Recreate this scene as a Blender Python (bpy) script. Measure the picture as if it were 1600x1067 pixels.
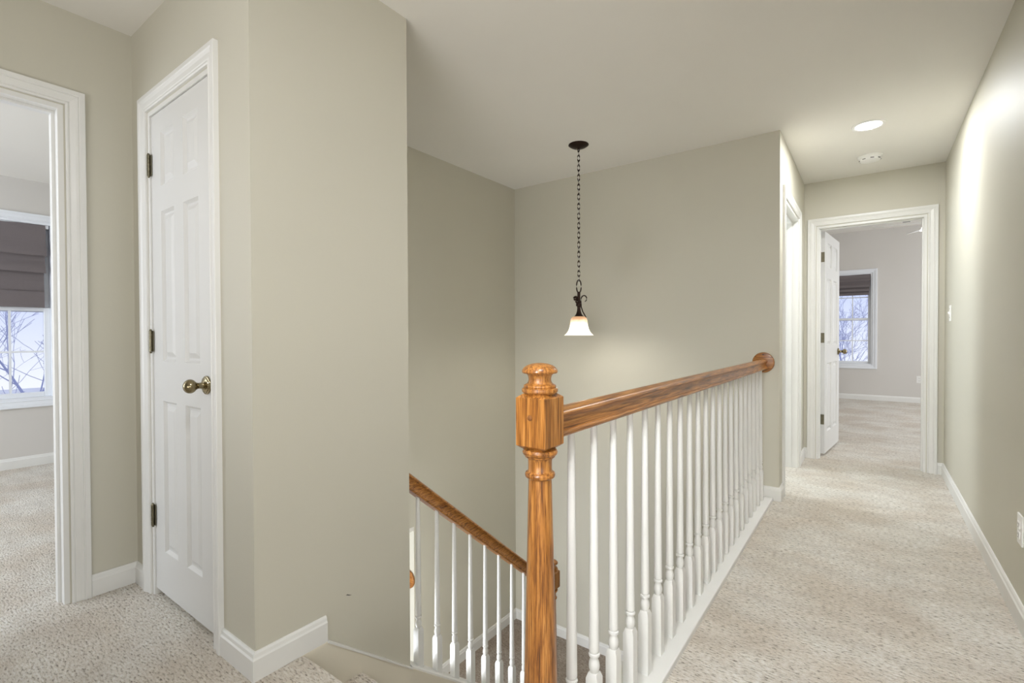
import bpy, bmesh, math, random
from mathutils import Vector, Matrix

for o in list(bpy.data.objects):
    bpy.data.objects.remove(o)
S = bpy.context.scene
COL = S.collection
random.seed(7)

# ------------------------------------------------------------------ camera
YAW, PIT, ROL, F_PX = 0.635371589, 0.0119774648, -0.00363950255, 761.307
EYE = Vector((0, 0, 1.10))
fwd = Vector((-math.sin(YAW) * math.cos(PIT), math.cos(YAW) * math.cos(PIT), -math.sin(PIT)))
rgt = Vector((math.cos(YAW), math.sin(YAW), 0))
upv = rgt.cross(fwd)
rgt, upv = rgt * math.cos(ROL) + upv * math.sin(ROL), -rgt * math.sin(ROL) + upv * math.cos(ROL)
cd = bpy.data.cameras.new('camera')
cd.sensor_width = 36
cd.lens = F_PX / 1600 * 36
cd.clip_start = 0.02
cam = bpy.data.objects.new('camera', cd)
COL.objects.link(cam)
cam.matrix_world = Matrix(((rgt.x, upv.x, -fwd.x, EYE.x), (rgt.y, upv.y, -fwd.y, EYE.y),
                           (rgt.z, upv.z, -fwd.z, EYE.z), (0, 0, 0, 1)))
S.camera = cam

# ------------------------------------------------------------------ colour management
S.view_settings.view_transform = 'Standard'
S.view_settings.look = 'None'
S.view_settings.gamma = 1
S.view_settings.use_curve_mapping = False
S.view_settings.exposure = 0.05

# ------------------------------------------------------------------ sky
W = bpy.data.worlds.new('sky')
S.world = W
W.use_nodes = True
nt = W.node_tree
nt.nodes.clear()
wo = nt.nodes.new('ShaderNodeOutputWorld')
bg = nt.nodes.new('ShaderNodeBackground')
tc = nt.nodes.new('ShaderNodeTexCoord')
sx = nt.nodes.new('ShaderNodeSeparateXYZ')
rp = nt.nodes.new('ShaderNodeValToRGB')
nt.links.new(tc.outputs['Generated'], sx.inputs[0])
mm = nt.nodes.new('ShaderNodeMath')
mm.operation = 'MULTIPLY_ADD'
mm.inputs[1].default_value = 3.0
mm.inputs[2].default_value = 0.3
nt.links.new(sx.outputs['Z'], mm.inputs[0])
nt.links.new(mm.outputs[0], rp.inputs[0])
nt.links.new(rp.outputs[0], bg.inputs[0])
nt.links.new(bg.outputs[0], wo.inputs[0])
rp.color_ramp.elements[0].position = 0.1
rp.color_ramp.elements[0].color = (0.86, 0.90, 1.0, 1)
rp.color_ramp.elements[1].position = 0.5
rp.color_ramp.elements[1].color = (0.60, 0.68, 0.97, 1)
bg.inputs[1].default_value = 1.1


# ------------------------------------------------------------------ lights
def area(name, loc, target, sx_, sy_, power, col):
    L = bpy.data.lights.new(name, 'AREA')
    L.shape = 'RECTANGLE'
    L.size, L.size_y, L.energy, L.color = sx_, sy_, power, col
    o = bpy.data.objects.new(name, L)
    COL.objects.link(o)
    o.location = loc
    o.rotation_euler = (Vector(target) - Vector(loc)).to_track_quat('-Z', 'Y').to_euler()
    return o


def point(name, loc, power, col, rad):
    L = bpy.data.lights.new(name, 'POINT')
    L.energy, L.color, L.shadow_soft_size = power, col, rad
    o = bpy.data.objects.new(name, L)
    COL.objects.link(o)
    o.location = loc
    return o


# added fill lights out of view, plus daylight reaching the foyer and bathroom
area('side_fill', (5.85, -3.5, 1.1), (-1.6, 1.0, 1.2), 5.0, 1.9, 120, (0.975, 0.99, 1.0))  # broad fill added from the far side, no window built there
area('near_side_fill', (2.6, -0.9, 1.15), (-1.6, 1.0, 1.5), 1.6, 1.9, 9, (0.97, 0.99, 1.0))  # weak added fill from closer in, no window behind it
area('carpet_fill', (0.0, -1.6, 2.3), (-0.05, 2.6, 0), 0.6, 0.6, 14, (0.97, 0.985, 1.0)).data.spread = 1.1  # added beam that brightens the hall carpet, no fitting
area('overhead_fill', (0.0, 0.1, 2.42), (0.0, 0.1, 0), 0.4, 0.4, 27, (0.94, 0.97, 1.0))  # fill added above the camera, no ceiling fitting
area('ceiling_fill', (-1.0, -1.6, 0.9), (-2.2, 0.9, 2.44), 1.0, 0.8, 5, (1.0, 0.985, 0.97)).data.spread = 1.5  # added to brighten the ceiling on the left, no lamp stands here
area('ceiling_fill', (0.1, -1.6, 0.9), (-1.3, 2.8, 2.3), 1.0, 0.8, 4.5, (1.0, 0.99, 0.98)).data.spread = 0.95  # added to lift the stairwell walls and ceiling
point('lower_stair_fill', (-2.17, 1.10, -0.88), 72, (0.93, 0.965, 1.0), 0.42)  # unseen fill added over the second flight to brighten the stairwell
area('bedroom_fill', (-4.3, -1.9, 1.4), (-4.3, 0, 1.2), 2.4, 1.8, 84, (0.82, 0.89, 1.0))  # fill added to the left bedroom, no window on this side
area('end_bedroom_fill', (2.9, 7.6, 1.4), (0, 7.6, 1.1), 3.6, 2.0, 96, (0.89, 0.93, 1.0))  # fill added to the end bedroom, no window in its right wall
area('foyer_window_daylight', (-3.4, -0.3, -1.0), (-3.0, 2.4, -1.0), 1.2, 2.0, 25, (0.68, 0.80, 1.0))
area('bathroom_window_daylight', (-2.3, 4.3, 1.6), (0, 4.3, 1.3), 0.8, 1.0, 36, (0.82, 0.91, 1.0))


# ------------------------------------------------------------------ materials
def lin(r, g, b):
    f = lambda c: (c / 255 / 12.92) if c / 255 <= 0.04045 else ((c / 255 + 0.055) / 1.055) ** 2.4
    return (f(r), f(g), f(b), 1)


def new_mat(name):
    m = bpy.data.materials.new(name)
    m.use_nodes = True
    n = m.node_tree
    return m, n, n.nodes['Principled BSDF']


def coords(n, scale=(1, 1, 1)):
    t = n.nodes.new('ShaderNodeTexCoord')
    mp = n.nodes.new('ShaderNodeMapping')
    mp.inputs['Scale'].default_value = scale
    n.links.new(t.outputs['Object'], mp.inputs[0])
    return mp


def noise(n, src, scale, detail=3, rough=0.5):
    x = n.nodes.new('ShaderNodeTexNoise')
    x.inputs['Scale'].default_value = scale
    x.inputs['Detail'].default_value = detail
    x.inputs['Roughness'].default_value = rough
    n.links.new(src.outputs[0], x.inputs['Vector'])
    return x


def ramp(n, src, stops):
    r = n.nodes.new('ShaderNodeValToRGB')
    e = r.color_ramp.elements
    while len(e) < len(stops):
        e.new(0.5)
    for k, (p, c) in enumerate(stops):
        e[k].position = p
        e[k].color = c
    n.links.new(src, r.inputs[0])
    return r


def bump(n, src, strength, dist, bsdf, prev=None):
    b = n.nodes.new('ShaderNodeBump')
    b.inputs['Strength'].default_value = strength
    b.inputs['Distance'].default_value = dist
    n.links.new(src, b.inputs['Height'])
    if prev:
        n.links.new(prev.outputs[0], b.inputs['Normal'])
    n.links.new(b.outputs[0], bsdf.inputs['Normal'])
    return b


def paint(name, c1, c2, rough, bs=0.15, nscale=1.2):
    m, n, p = new_mat(name)
    co = coords(n)
    a = noise(n, co, nscale, 2)
    r = ramp(n, a.outputs[0], [(0.3, c1), (0.7, c2)])
    n.links.new(r.outputs[0], p.inputs['Base Color'])
    p.inputs['Roughness'].default_value = rough
    if bs:
        b = noise(n, co, 260, 2)
        bump(n, b.outputs[0], bs, 0.001, p)
    return m


M = {}
M['wall'] = paint('greige_wall_paint', lin(200, 196, 181), lin(203, 199, 184), 0.55)
M['wall_cool'] = paint('bedroom_wall_paint', lin(208, 204, 198), lin(211, 207, 202), 0.6)
M['ceiling'] = paint('ceiling_paint', lin(233, 230, 223), lin(236, 233, 226), 0.8)
M['trim'] = paint('white_trim_paint', lin(227, 226, 222), lin(231, 230, 226), 0.32, 0.05, 6)
M['skirt'] = paint('cream_skirt_paint', lin(224, 217, 200), lin(228, 221, 204), 0.4, 0.05)
M['door'] = paint('white_door_paint', lin(218, 217, 214), lin(222, 221, 218), 0.38, 0.1)
M['plastic'] = paint('white_plastic', lin(238, 237, 233), lin(240, 239, 236), 0.3, 0)
M['vinyl'] = paint('white_vinyl', lin(232, 235, 240), lin(235, 238, 243), 0.35, 0)


def carpet(name, dark, mid, light):
    m, n, p = new_mat(name)
    co = coords(n, (1, 1, 1))
    big = noise(n, co, 2.3, 3, 0.55)
    st = coords(n, (0.42, 1.25, 1.0))
    med = noise(n, st, 120, 4, 0.68)
    fine = noise(n, co, 330, 2, 0.6)
    patch = noise(n, st, 9, 3, 0.6)
    cr = ramp(n, med.outputs[0], [(0.30, dark), (0.45, mid), (0.63, light)])
    br = ramp(n, big.outputs[0], [(0.38, (0.84, 0.78, 0.72, 1)), (0.60, (1.0, 1.0, 1.0, 1))])
    pr = ramp(n, patch.outputs[0], [(0.35, (0.87, 0.86, 0.85, 1)), (0.65, (1.0, 1.0, 1.0, 1))])
    prev = cr.outputs[0]
    for q, fac in ((br, 0.8), (pr, 0.9)):
        mx = n.nodes.new('ShaderNodeMix')
        mx.data_type = 'RGBA'
        mx.blend_type = 'MULTIPLY'
        mx.inputs['Factor'].default_value = fac
        n.links.new(prev, mx.inputs['A'])
        n.links.new(q.outputs[0], mx.inputs['B'])
        prev = mx.outputs['Result']
    n.links.new(prev, p.inputs['Base Color'])
    p.inputs['Roughness'].default_value = 0.95
    p.inputs['Specular IOR Level'].default_value = 0.1
    p.inputs['Sheen Weight'].default_value = 0.15
    b2 = bump(n, med.outputs[0], 1.0, 0.012, p)
    bump(n, fine.outputs[0], 0.5, 0.003, p, b2)
    return m


M['carpet'] = carpet('beige_pile_carpet', lin(92, 78, 63), lin(234, 226, 212), lin(255, 252, 246))
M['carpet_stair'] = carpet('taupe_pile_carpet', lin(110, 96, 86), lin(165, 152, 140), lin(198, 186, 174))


def oak(name, axis):
    m, n, p = new_mat(name)
    s = [1, 1, 1]
    s['xyz'.index(axis)] = 0.045
    co = coords(n, tuple(s))
    warp = noise(n, co, 22, 3, 0.6)
    grain = noise(n, co, 170, 5, 0.7)
    cp = coords(n, tuple(0.018 if v == 0.045 else v for v in s))
    pores = noise(n, cp, 520, 3, 0.6)
    w = n.nodes.new('ShaderNodeMath')
    w.operation = 'MULTIPLY'
    w.inputs[1].default_value = 9.0
    n.links.new(warp.outputs[0], w.inputs[0])
    fr = n.nodes.new('ShaderNodeMath')
    fr.operation = 'PINGPONG'
    fr.inputs[1].default_value = 0.5
    n.links.new(w.outputs[0], fr.inputs[0])
    ad = n.nodes.new('ShaderNodeMath')
    ad.operation = 'MULTIPLY_ADD'
    n.links.new(fr.outputs[0], ad.inputs[0])
    ad.inputs[1].default_value = 0.55
    n.links.new(grain.outputs[0], ad.inputs[2])
    cr = ramp(n, ad.outputs[0], [(0.38, lin(96, 56, 24)), (0.55, lin(150, 95, 40)), (0.68, lin(176, 116, 52)),
                                 (0.85, lin(194, 136, 70))])
    pr = ramp(n, pores.outputs[0], [(0.38, (0.42, 0.34, 0.28, 1)), (0.50, (1, 1, 1, 1))])
    mx = n.nodes.new('ShaderNodeMix')
    mx.data_type = 'RGBA'
    mx.blend_type = 'MULTIPLY'
    mx.inputs['Factor'].default_value = 0.9
    n.links.new(cr.outputs[0], mx.inputs['A'])
    n.links.new(pr.outputs[0], mx.inputs['B'])
    n.links.new(mx.outputs['Result'], p.inputs['Base Color'])
    p.inputs['Roughness'].default_value = 0.34
    p.inputs['Coat Weight'].default_value = 0.2
    p.inputs['Coat Roughness'].default_value = 0.15
    bump(n, ad.outputs[0], 0.12, 0.001, p)
    return m


M['oak_z'] = oak('honey_oak_upright', 'z')
M['oak_y'] = oak('honey_oak_rail', 'y')
M['oak_x'] = oak('honey_oak_disc', 'x')
M['plug'] = paint('dark_oak_plug', lin(120, 76, 38), lin(136, 88, 46), 0.3, 0)


def metal(name, c, rough, met=1.0):
    m, n, p = new_mat(name)
    co = coords(n)
    a = noise(n, co, 40, 2)
    r = ramp(n, a.outputs[0], [(0.3, tuple(v * 0.85 for v in c[:3]) + (1,)), (0.7, c)])
    n.links.new(r.outputs[0], p.inputs['Base Color'])
    p.inputs['Metallic'].default_value = met
    p.inputs['Roughness'].default_value = rough
    return m


M['brass'] = metal('antique_brass', lin(150, 138, 108), 0.22)
M['nickel'] = metal('aged_nickel', lin(132, 126, 106), 0.34)
M['bronze'] = metal('oil_rubbed_bronze', lin(52, 36, 28), 0.42, 0.7)
M['dark'] = metal('dark_slot', lin(40, 38, 36), 0.6, 0.0)


def fabric(name, c):
    m, n, p = new_mat(name)
    co = coords(n)
    a = noise(n, co, 500, 2)
    b = noise(n, co, 8, 2)
    r = ramp(n, a.outputs[0], [(0.3, tuple(v * 0.8 for v in c[:3]) + (1,)), (0.7, c)])
    n.links.new(r.outputs[0], p.inputs['Base Color'])
    p.inputs['Roughness'].default_value = 0.9
    b1 = bump(n, b.outputs[0], 0.3, 0.01, p)
    bump(n, a.outputs[0], 0.2, 0.001, p, b1)
    return m


M['blind'] = fabric('charcoal_linen', lin(120, 112, 113))
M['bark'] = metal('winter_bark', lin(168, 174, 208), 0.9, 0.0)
M['ground'] = paint('winter_ground', lin(225, 222, 218), lin(240, 238, 235), 0.9, 0)

m, n, p = new_mat('window_glass')
n.nodes.remove(p)
tr = n.nodes.new('ShaderNodeBsdfTransparent')
gl = n.nodes.new('ShaderNodeBsdfGlossy')
gl.inputs['Roughness'].default_value = 0.35
fz = n.nodes.new('ShaderNodeFresnel')
ms = n.nodes.new('ShaderNodeMixShader')
n.links.new(fz.outputs[0], ms.inputs[0])
n.links.new(tr.outputs[0], ms.inputs[1])
n.links.new(gl.outputs[0], ms.inputs[2])
n.links.new(ms.outputs[0], n.nodes['Material Output'].inputs[0])
M['glass'] = m


def emit(name, c, s):
    m, n, p = new_mat(name)
    p.inputs['Base Color'].default_value = c
    p.inputs['Emission Color'].default_value = c
    p.inputs['Emission Strength'].default_value = s
    return m


M['led'] = emit('lit_diffuser', (1, 0.98, 0.94, 1), 6.0)
M['fan_globe'] = emit('lit_fan_globe', (1, 0.97, 0.92, 1), 2.0)
M['fan_white'] = paint('fan_white', lin(244, 244, 242), lin(248, 248, 246), 0.4, 0)

# alabaster glass of the pendant: lit, with an amber marbled band round the neck
m, n, p = new_mat('alabaster_glass')
co = coords(n)
sep = n.nodes.new('ShaderNodeSeparateXYZ')
n.links.new(co.outputs[0], sep.inputs[0])
nz = noise(n, co, 28, 3)
ad = n.nodes.new('ShaderNodeMath')
ad.operation = 'MULTIPLY_ADD'
n.links.new(nz.outputs[0], ad.inputs[0])
ad.inputs[1].default_value = 0.05
n.links.new(sep.outputs['Z'], ad.inputs[2])
cr = ramp(n, ad.outputs[0], [(0.085, (1, 0.97, 0.9, 1)), (0.145, (0.50, 0.35, 0.22, 1))])
n.links.new(cr.outputs[0], p.inputs['Base Color'])
p.inputs['Roughness'].default_value = 0.3
p.inputs['Emission Strength'].default_value = 0.8
n.links.new(cr.outputs[0], p.inputs['Emission Color'])
tl = n.nodes.new('ShaderNodeBsdfTranslucent')
n.links.new(cr.outputs[0], tl.inputs[0])
mxs = n.nodes.new('ShaderNodeMixShader')
mxs.inputs[0].default_value = 0.35
n.links.new(p.outputs[0], mxs.inputs[1])
n.links.new(tl.outputs[0], mxs.inputs[2])
n.links.new(mxs.outputs[0], n.nodes['Material Output'].inputs[0])
M['shade'] = m


# ------------------------------------------------------------------ mesh helpers
class MB:
    """collects shapes and links them as one mesh object; T maps local points to the object's own space"""

    def __init__(self, T=None):
        self.bm = bmesh.new()
        self.T = T or (lambda p: Vector(p))

    def v(self, p):
        return self.bm.verts.new(self.T(Vector(p)))

    def f(self, vs, smooth=False):
        try:
            fc = self.bm.faces.new(vs)
            fc.smooth = smooth
            return fc
        except ValueError:
            return None

    def box(self, x0, x1, y0, y1, z0, z1, bev=0.0, seg=2):
        vs = [self.v((x, y, z)) for x in (x0, x1) for y in (y0, y1) for z in (z0, z1)]
        q = [(0, 1, 3, 2), (4, 6, 7, 5), (0, 4, 5, 1), (2, 3, 7, 6), (0, 2, 6, 4), (1, 5, 7, 3)]
        fs = [self.f([vs[i] for i in k]) for k in q]
        if bev:
            es = set(e for f_ in fs for e in f_.edges)
            bmesh.ops.bevel(self.bm, geom=list(es), offset=bev, segments=seg, profile=0.5, affect='EDGES')
        return self

    def sweep(self, rings, closed=False, caps=True, smooth=False, loop=True):
        """rings: lists of points of equal length; loop=True closes each ring on itself"""
        R = [[self.v(p_) for p_ in r_] for r_ in rings]
        k = len(R[0])
        nr = len(R)
        for i in range(nr if closed else nr - 1):
            a, b = R[i], R[(i + 1) % nr]
            for j in range(k if loop else k - 1):
                self.f([a[j], a[(j + 1) % k], b[(j + 1) % k], b[j]], smooth)
        if caps and not closed and loop:
            self.f(R[0][::-1])
            self.f(R[-1])
        return self

    def lathe(self, prof, c=(0, 0, 0), axis='z', seg=28, smooth=True, caps=True):
        rings = []
        for (r_, h) in prof:
            ring = []
            for k in range(seg):
                a = 2 * math.pi * k / seg
                u, w = r_ * math.cos(a), r_ * math.sin(a)
                d = {'z': (u, w, h), 'x': (h, u, w), 'y': (u, h, w)}[axis]
                ring.append((c[0] + d[0], c[1] + d[1], c[2] + d[2]))
            rings.append(ring)
        return self.sweep(rings, caps=caps, smooth=smooth)

    def tube(self, pts, rad, seg=8, closed=False):
        pts = [Vector(p_) for p_ in pts]
        nn = len(pts)
        rings = []
        ref = None
        for i, p_ in enumerate(pts):
            if closed:
                t = pts[(i + 1) % nn] - pts[i - 1]
            else:
                t = pts[min(i + 1, nn - 1)] - pts[max(i - 1, 0)]
            t.normalize()
            if ref is None:
                ref = Vector((0, 0, 1)) if abs(t.z) < 0.9 else Vector((1, 0, 0))
            a = t.cross(ref)
            a.normalize()
            b = t.cross(a)
            ref = -b if False else ref
            r_ = rad[i] if isinstance(rad, (list, tuple)) else rad
            rings.append([p_ + a * r_ * math.cos(2 * math.pi * k / seg) + b * r_ * math.sin(2 * math.pi * k / seg)
                          for k in range(seg)])
        return self.sweep(rings, closed=closed, smooth=True)

    def build(self, name, mat, parent=None, loc=None, label=None):
        bmesh.ops.recalc_face_normals(self.bm, faces=self.bm.faces[:])
        me = bpy.data.meshes.new(name)
        self.bm.to_mesh(me)
        self.bm.free()
        me.materials.append(mat)
        if any(q.use_smooth for q in me.polygons):
            me.set_sharp_from_angle(angle=math.radians(30))
        o = bpy.data.objects.new(name, me)
        COL.objects.link(o)
        if parent:
            o.parent = parent
        if loc is not None:
            o.location = loc
        if label:
            o['label'] = label
        return o


def tag(o, label, cat, group=None):
    o['label'] = label
    o['category'] = cat
    if group:
        o['group'] = group
    return o


def empty(name, loc, label, cat, group=None, rz=0):
    o = bpy.data.objects.new(name, None)
    COL.objects.link(o)
    o.location = loc
    o.rotation_euler = (0, 0, rz)
    o.empty_display_size = 0.1
    return tag(o, label, cat, group)


def struct(o):
    o['kind'] = 'structure'
    return o


def slab(name, mat, *boxes):
    mb = MB()
    for b in boxes:
        mb.box(*b)
    return struct(mb.build(name, mat))


def wall_y(name, mat, x0, x1, y0, y1, z0, z1, holes):
    """a wall lying along x, holes (x0, x1, z0, z1)"""
    bs = []
    xs = sorted(set([x0, x1] + [h[0] for h in holes] + [h[1] for h in holes]))
    for a, b in zip(xs, xs[1:]):
        hs = [h for h in holes if h[0] <= a and h[1] >= b]
        zs = z0
        for h in sorted(hs, key=lambda q: q[2]):
            if h[2] > zs:
                bs.append((a, b, y0, y1, zs, h[2]))
            zs = h[3]
        bs.append((a, b, y0, y1, zs, z1))
    o = slab(name, mat, *bs)
    return o


def wall_x(name, mat, x0, x1, y0, y1, z0, z1, holes):
    bs = []
    ys = sorted(set([y0, y1] + [h[0] for h in holes] + [h[1] for h in holes]))
    for a, b in zip(ys, ys[1:]):
        hs = [h for h in holes if h[0] <= a and h[1] >= b]
        zs = z0
        for h in sorted(hs, key=lambda q: q[2]):
            if h[2] > zs:
                bs.append((x0, x1, a, b, zs, h[2]))
            zs = h[3]
        bs.append((x0, x1, a, b, zs, z1))
    return slab(name, mat, *bs)


# ------------------------------------------------------------------ key planes of the place
ZC = 2.44
XR, XA, XB, XD, XE = 0.46, -1.587, -2.64, -0.486, -2.663
YK, YC, YH = 0.757, 3.626, 5.06          # closet wall, well end wall, hall end wall
YN0, RUN, RISE = 0.925, 0.236, 0.18875   # first nosing
YL = YN0 + 7 * RUN                       # landing edge
ZL = -8 * RISE
FT = 0.27
T = 0.115

# floors ---------------------------------------------------------------
slab('floor', M['carpet'],
     (-2.78, XR, -9.0, YN0 - 0.03, -FT, 0),
     (-0.655, XR, YN0 - 0.03, 5.175, -FT, 0))
slab('floor.001', M['carpet'], (-5.9, -2.78, -2.2, 2.4, -FT, 0))
slab('floor.002', M['carpet'], (-2.6, 3.0, 5.175, 10.2, -FT, 0))
slab('floor.003', M['trim'], (-2.6, -0.655, YC + T, 5.06, -FT, 0))
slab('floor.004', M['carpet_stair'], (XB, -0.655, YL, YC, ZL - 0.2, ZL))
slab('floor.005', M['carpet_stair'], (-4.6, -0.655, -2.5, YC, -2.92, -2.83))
# rounded carpet nosing of the hall floor over the first riser
mb = MB()
r_ = 0.02
ring = [(YN0 - 0.03, 0.0)] + [(YN0 - r_ + r_ * math.cos(a), -r_ + r_ * math.sin(a)) for a in
                              [math.radians(d) for d in (90, 60, 30, 0, -30, -60, -90)]] + [(YN0 - 0.03, -0.04)]
mb.sweep([[(x, y, z) for y, z in ring] for x in (XA + 0.016, -0.655)])
struct(mb.build('floor_nosing', M['carpet']))

# ceilings -------------------------------------------------------------
slab('ceiling', M['ceiling'], (-2.78, 0.575, -9.0, 5.175, ZC, ZC + 0.1))
slab('ceiling.001', M['ceiling'], (-5.9, -2.78, -2.2, 2.4, ZC, ZC + 0.1))
slab('ceiling.002', M['ceiling'], (-2.6, 3.0, 5.175, 10.2, 2.84, 2.94))
slab('ceiling.003', M['ceiling'], (-4.6, -2.64, -2.2, 2.384, -FT - 0.03, -FT))

# walls ----------------------------------------------------------------
slab('wall_right', M['wall'], (XR, XR + T, 0.75, YH, 0, ZC), )
slab('wall_unseen_loft', M['wall'], (XR + T, 6.0, 0.75, 0.865, 0, ZC), (6.0, 6.1, -9.0, 0.865, 0, ZC), (-2.78, 6.1, -9.1, -9.0, 0, ZC))  # unseen space behind the camera, made deep and wide for flatter fill light
slab('floor.006', M['carpet'], (XR, 6.0, -9.0, 0.75, -FT, 0))
slab('ceiling.004', M['ceiling'], (0.575, 6.0, -9.0, 0.865, ZC, ZC + 0.1))
OE = (-0.391, 0.353, 2.048)
wall_y('wall_end', M['wall'], -2.6, 3.0, YH, YH + T, 0, ZC + 0.4, [(OE[0], OE[1], 0, OE[2])])
OD = (3.82, 4.64, 2.048)
wall_x('wall_hall_left', M['wall'], XD - T, XD, YC, YH, 0, ZC, [(OD[0], OD[1], 0, OD[2])])
slab('wall_stairwell_end', M['wall'], (XB, XD - T, YC, YC + T, ZL - 0.2, ZC))
slab('wall_stairwell_left', M['wall'], (XB - T, XB, YK + T, 2.384, -FT, ZC), (XB - T, XB, 2.384, YC + T, -2.83, ZC))
slab('wall_stairwell_right', M['wall'], (-0.655, -0.6, YN0 - 0.03, YC, -2.83, -FT))
slab('wall_stair_side', M['wall'], (XA - T, XA, YK, 1.408, -2.83, ZC))
slab('wall_closet_back', M['wall'], (XB, XA - T, 1.408 - T, 1.408, -FT, ZC))
OK_ = (-2.475, -1.872, 2.048)
wall_y('wall_closet', M['wall'], XE, XA - T, YK, YK + T, 0, ZC, [(OK_[0], OK_[1], 0, OK_[2])])
OB = (-0.29, 0.525, 2.048)
wall_x('wall_bedroom', M['wall'], XE - T, XE, -9.0, YK + T, 0, ZC, [(OB[0], OB[1], 0, OB[2])])
# bedroom on the left
WB = (0.10, 1.064, 0.565, 2.094)
XW = -5.784
wall_x('wall_bedroom_window', M['wall_cool'], XW - 0.12, XW, -2.2, 2.4, 0, ZC, [(WB[0], WB[1], WB[2], WB[3])])
slab('wall_bedroom_back', M['wall_cool'], (XW, -2.78, 2.4, 2.5, 0, ZC))
slab('wall_bedroom_front', M['wall_cool'], (XW, -2.78, -2.3, -2.2, 0, ZC))
# bedroom at the hall's end
WE = (-0.96, 0.015, 0.585, 2.13)
YW = 10.1
wall_y('wall_end_bedroom_window', M['wall_cool'], -2.6, 3.0, YW, YW + 0.12, 0, 2.84, [(WE[0], WE[1], WE[2], WE[3])])
slab('wall_end_bedroom_left', M['wall_cool'], (-2.7, -2.6, YH, YW + 0.1, 0, 2.84))
slab('wall_end_bedroom_right', M['wall_cool'], (3.0, 3.1, YH, YW + 0.1, 0, 2.84))
# room off the hall
slab('wall_bathroom', M['wall_cool'], (-2.7, -2.6, YC + T, YH, 0, ZC))
# foyer under the bedroom
slab('wall_foyer', M['wall_cool'], (-4.7, -4.6, -2.5, YC, -2.83, -FT), (-4.6, -0.6, -2.6, -2.5, -2.83, -FT),
     (-4.6, XB - T, 2.6, 2.7, -2.83, -FT))


# baseboards -----------------------------------------------------------
def baseboard(name, path, h=0.09, t=0.014, side=1, z=0.0):
    """path of floor points; the board stands on the left (side=1) or right of the walking direction"""
    prof = [(0, 0), (t, 0), (t, h - 0.022), (t * 0.75, h - 0.016), (t * 0.6, h - 0.006), (t * 0.35, h), (0, h)]
    P = [Vector((a, b, 0)) for a, b in path]
    rings = []
    for i, p_ in enumerate(P):
        ns = []
        for a, b in ((i - 1, i), (i, i + 1)):
            if a >= 0 and b < len(P):
                d = (P[b] - P[a]).normalized()
                ns.append(Vector((-d.y, d.x, 0)) * side)
        if len(ns) == 1:
            o = ns[0]
        else:
            o = (ns[0] + ns[1]) / (1 + ns[0].dot(ns[1]))
        rings.append([(p_.x + o.x * u, p_.y + o.y * u, z + w) for u, w in prof])
    mb = MB()
    mb.sweep(rings)
    return struct(mb.build(name, M['trim']))


CW = 0.062
baseboard('baseboard_right', [(XR, 0.75), (XR, YH), (OE[1] + CW + 0.006, YH)], side=1)
baseboard('baseboard_end', [(OE[0] - CW - 0.006, YH), (XD, YH), (XD, OD[1] + CW + 0.006)], side=1)
baseboard('baseboard_hall_left', [(XD, OD[0] - CW - 0.006), (XD, YC), (-0.592, YC)], side=1)
baseboard('baseboard_closet_left', [(OK_[0] - CW - 0.004, YK), (XE, YK), (XE, OB[1] + CW + 0.006)], side=1)
baseboard('baseboard_closet_right', [(XA, 1.008), (XA, YK), (OK_[1] + CW - 0.002, YK)], side=1)
baseboard('baseboard_landing', [(-0.655, YC), (XB, YC), (XB, 2.384)], side=1, z=ZL)
baseboard('baseboard_bedroom', [(XW, 2.4), (XW, -2.2)], side=1)
baseboard('baseboard_end_bedroom', [(3.0, YW), (-2.6, YW)], side=1)


# casings --------------------------------------------------------------
CAS = [(0, 0), (0, 0.008), (0.004, 0.011), (0.009, 0.011), (0.012, 0.008), (0.016, 0.010), (0.030, 0.013),
       (0.038, 0.017), (0.041, 0.015), (0.045, 0.018), (0.060, 0.018), (0.062, 0.016), (0.062, 0)]


def casing_mb(mb, u0, u1, ztop, z0=0.0, closed_z=None):
    """local frame: u along wall, d out of the wall (first two coordinates), z up"""
    rings = []
    if closed_z is None:
        corners = [lambda w: (u0 - w, z0), lambda w: (u0 - w, ztop + w), lambda w: (u1 + w, ztop + w), lambda w: (u1 + w, z0)]
    else:
        corners = [lambda w: (u0 - w, closed_z - w), lambda w: (u0 - w, ztop + w), lambda w: (u1 + w, ztop + w),
                   lambda w: (u1 + w, closed_z - w)]
    for c in corners:
        rings.append([(c(w)[0], d, c(w)[1]) for w, d in CAS])
    mb.sweep(rings, closed=closed_z is not None)


def local(o, u, d):
    o, u, d = Vector(o), Vector(u), Vector(d)
    return lambda p_: o + u * p_.x + d * p_.y + Vector((0, 0, p_.z))


def door_frame(name, o, u, d, u0, u1, ztop, depth=T, stop=0.045, both=False):
    """casing on the near face (+d side), jamb through the wall"""
    mb = MB(local(o, u, d))
    casing_mb(mb, u0 - 0.005, u1 + 0.005, ztop + 0.005)
    if both:
        mb2 = MB(local(Vector(o) - Vector(d) * depth, u, -Vector(d)))
        mb2.bm.free()
        mb2.bm = mb.bm
        casing_mb(mb2, u0 - 0.005, u1 + 0.005, ztop + 0.005)
    j = 0.018
    mb.box(u0, u0 + j, -depth, 0.0, 0, ztop)
    mb.box(u1 - j, u1, -depth, 0.0, 0, ztop)
    mb.box(u0 + j, u1 - j, -depth, 0.0, ztop - j, ztop)
    s = 0.011
    mb.box(u0 + j, u0 + j + s, -stop - 0.035, -stop, 0, ztop - j)
    mb.box(u1 - j - s, u1 - j, -stop - 0.035, -stop, 0, ztop - j)
    mb.box(u0 + j + s, u1 - j - s, -stop - 0.035, -stop, ztop - j - s, ztop - j)
    return struct(mb.build(name, M['trim']))


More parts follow.
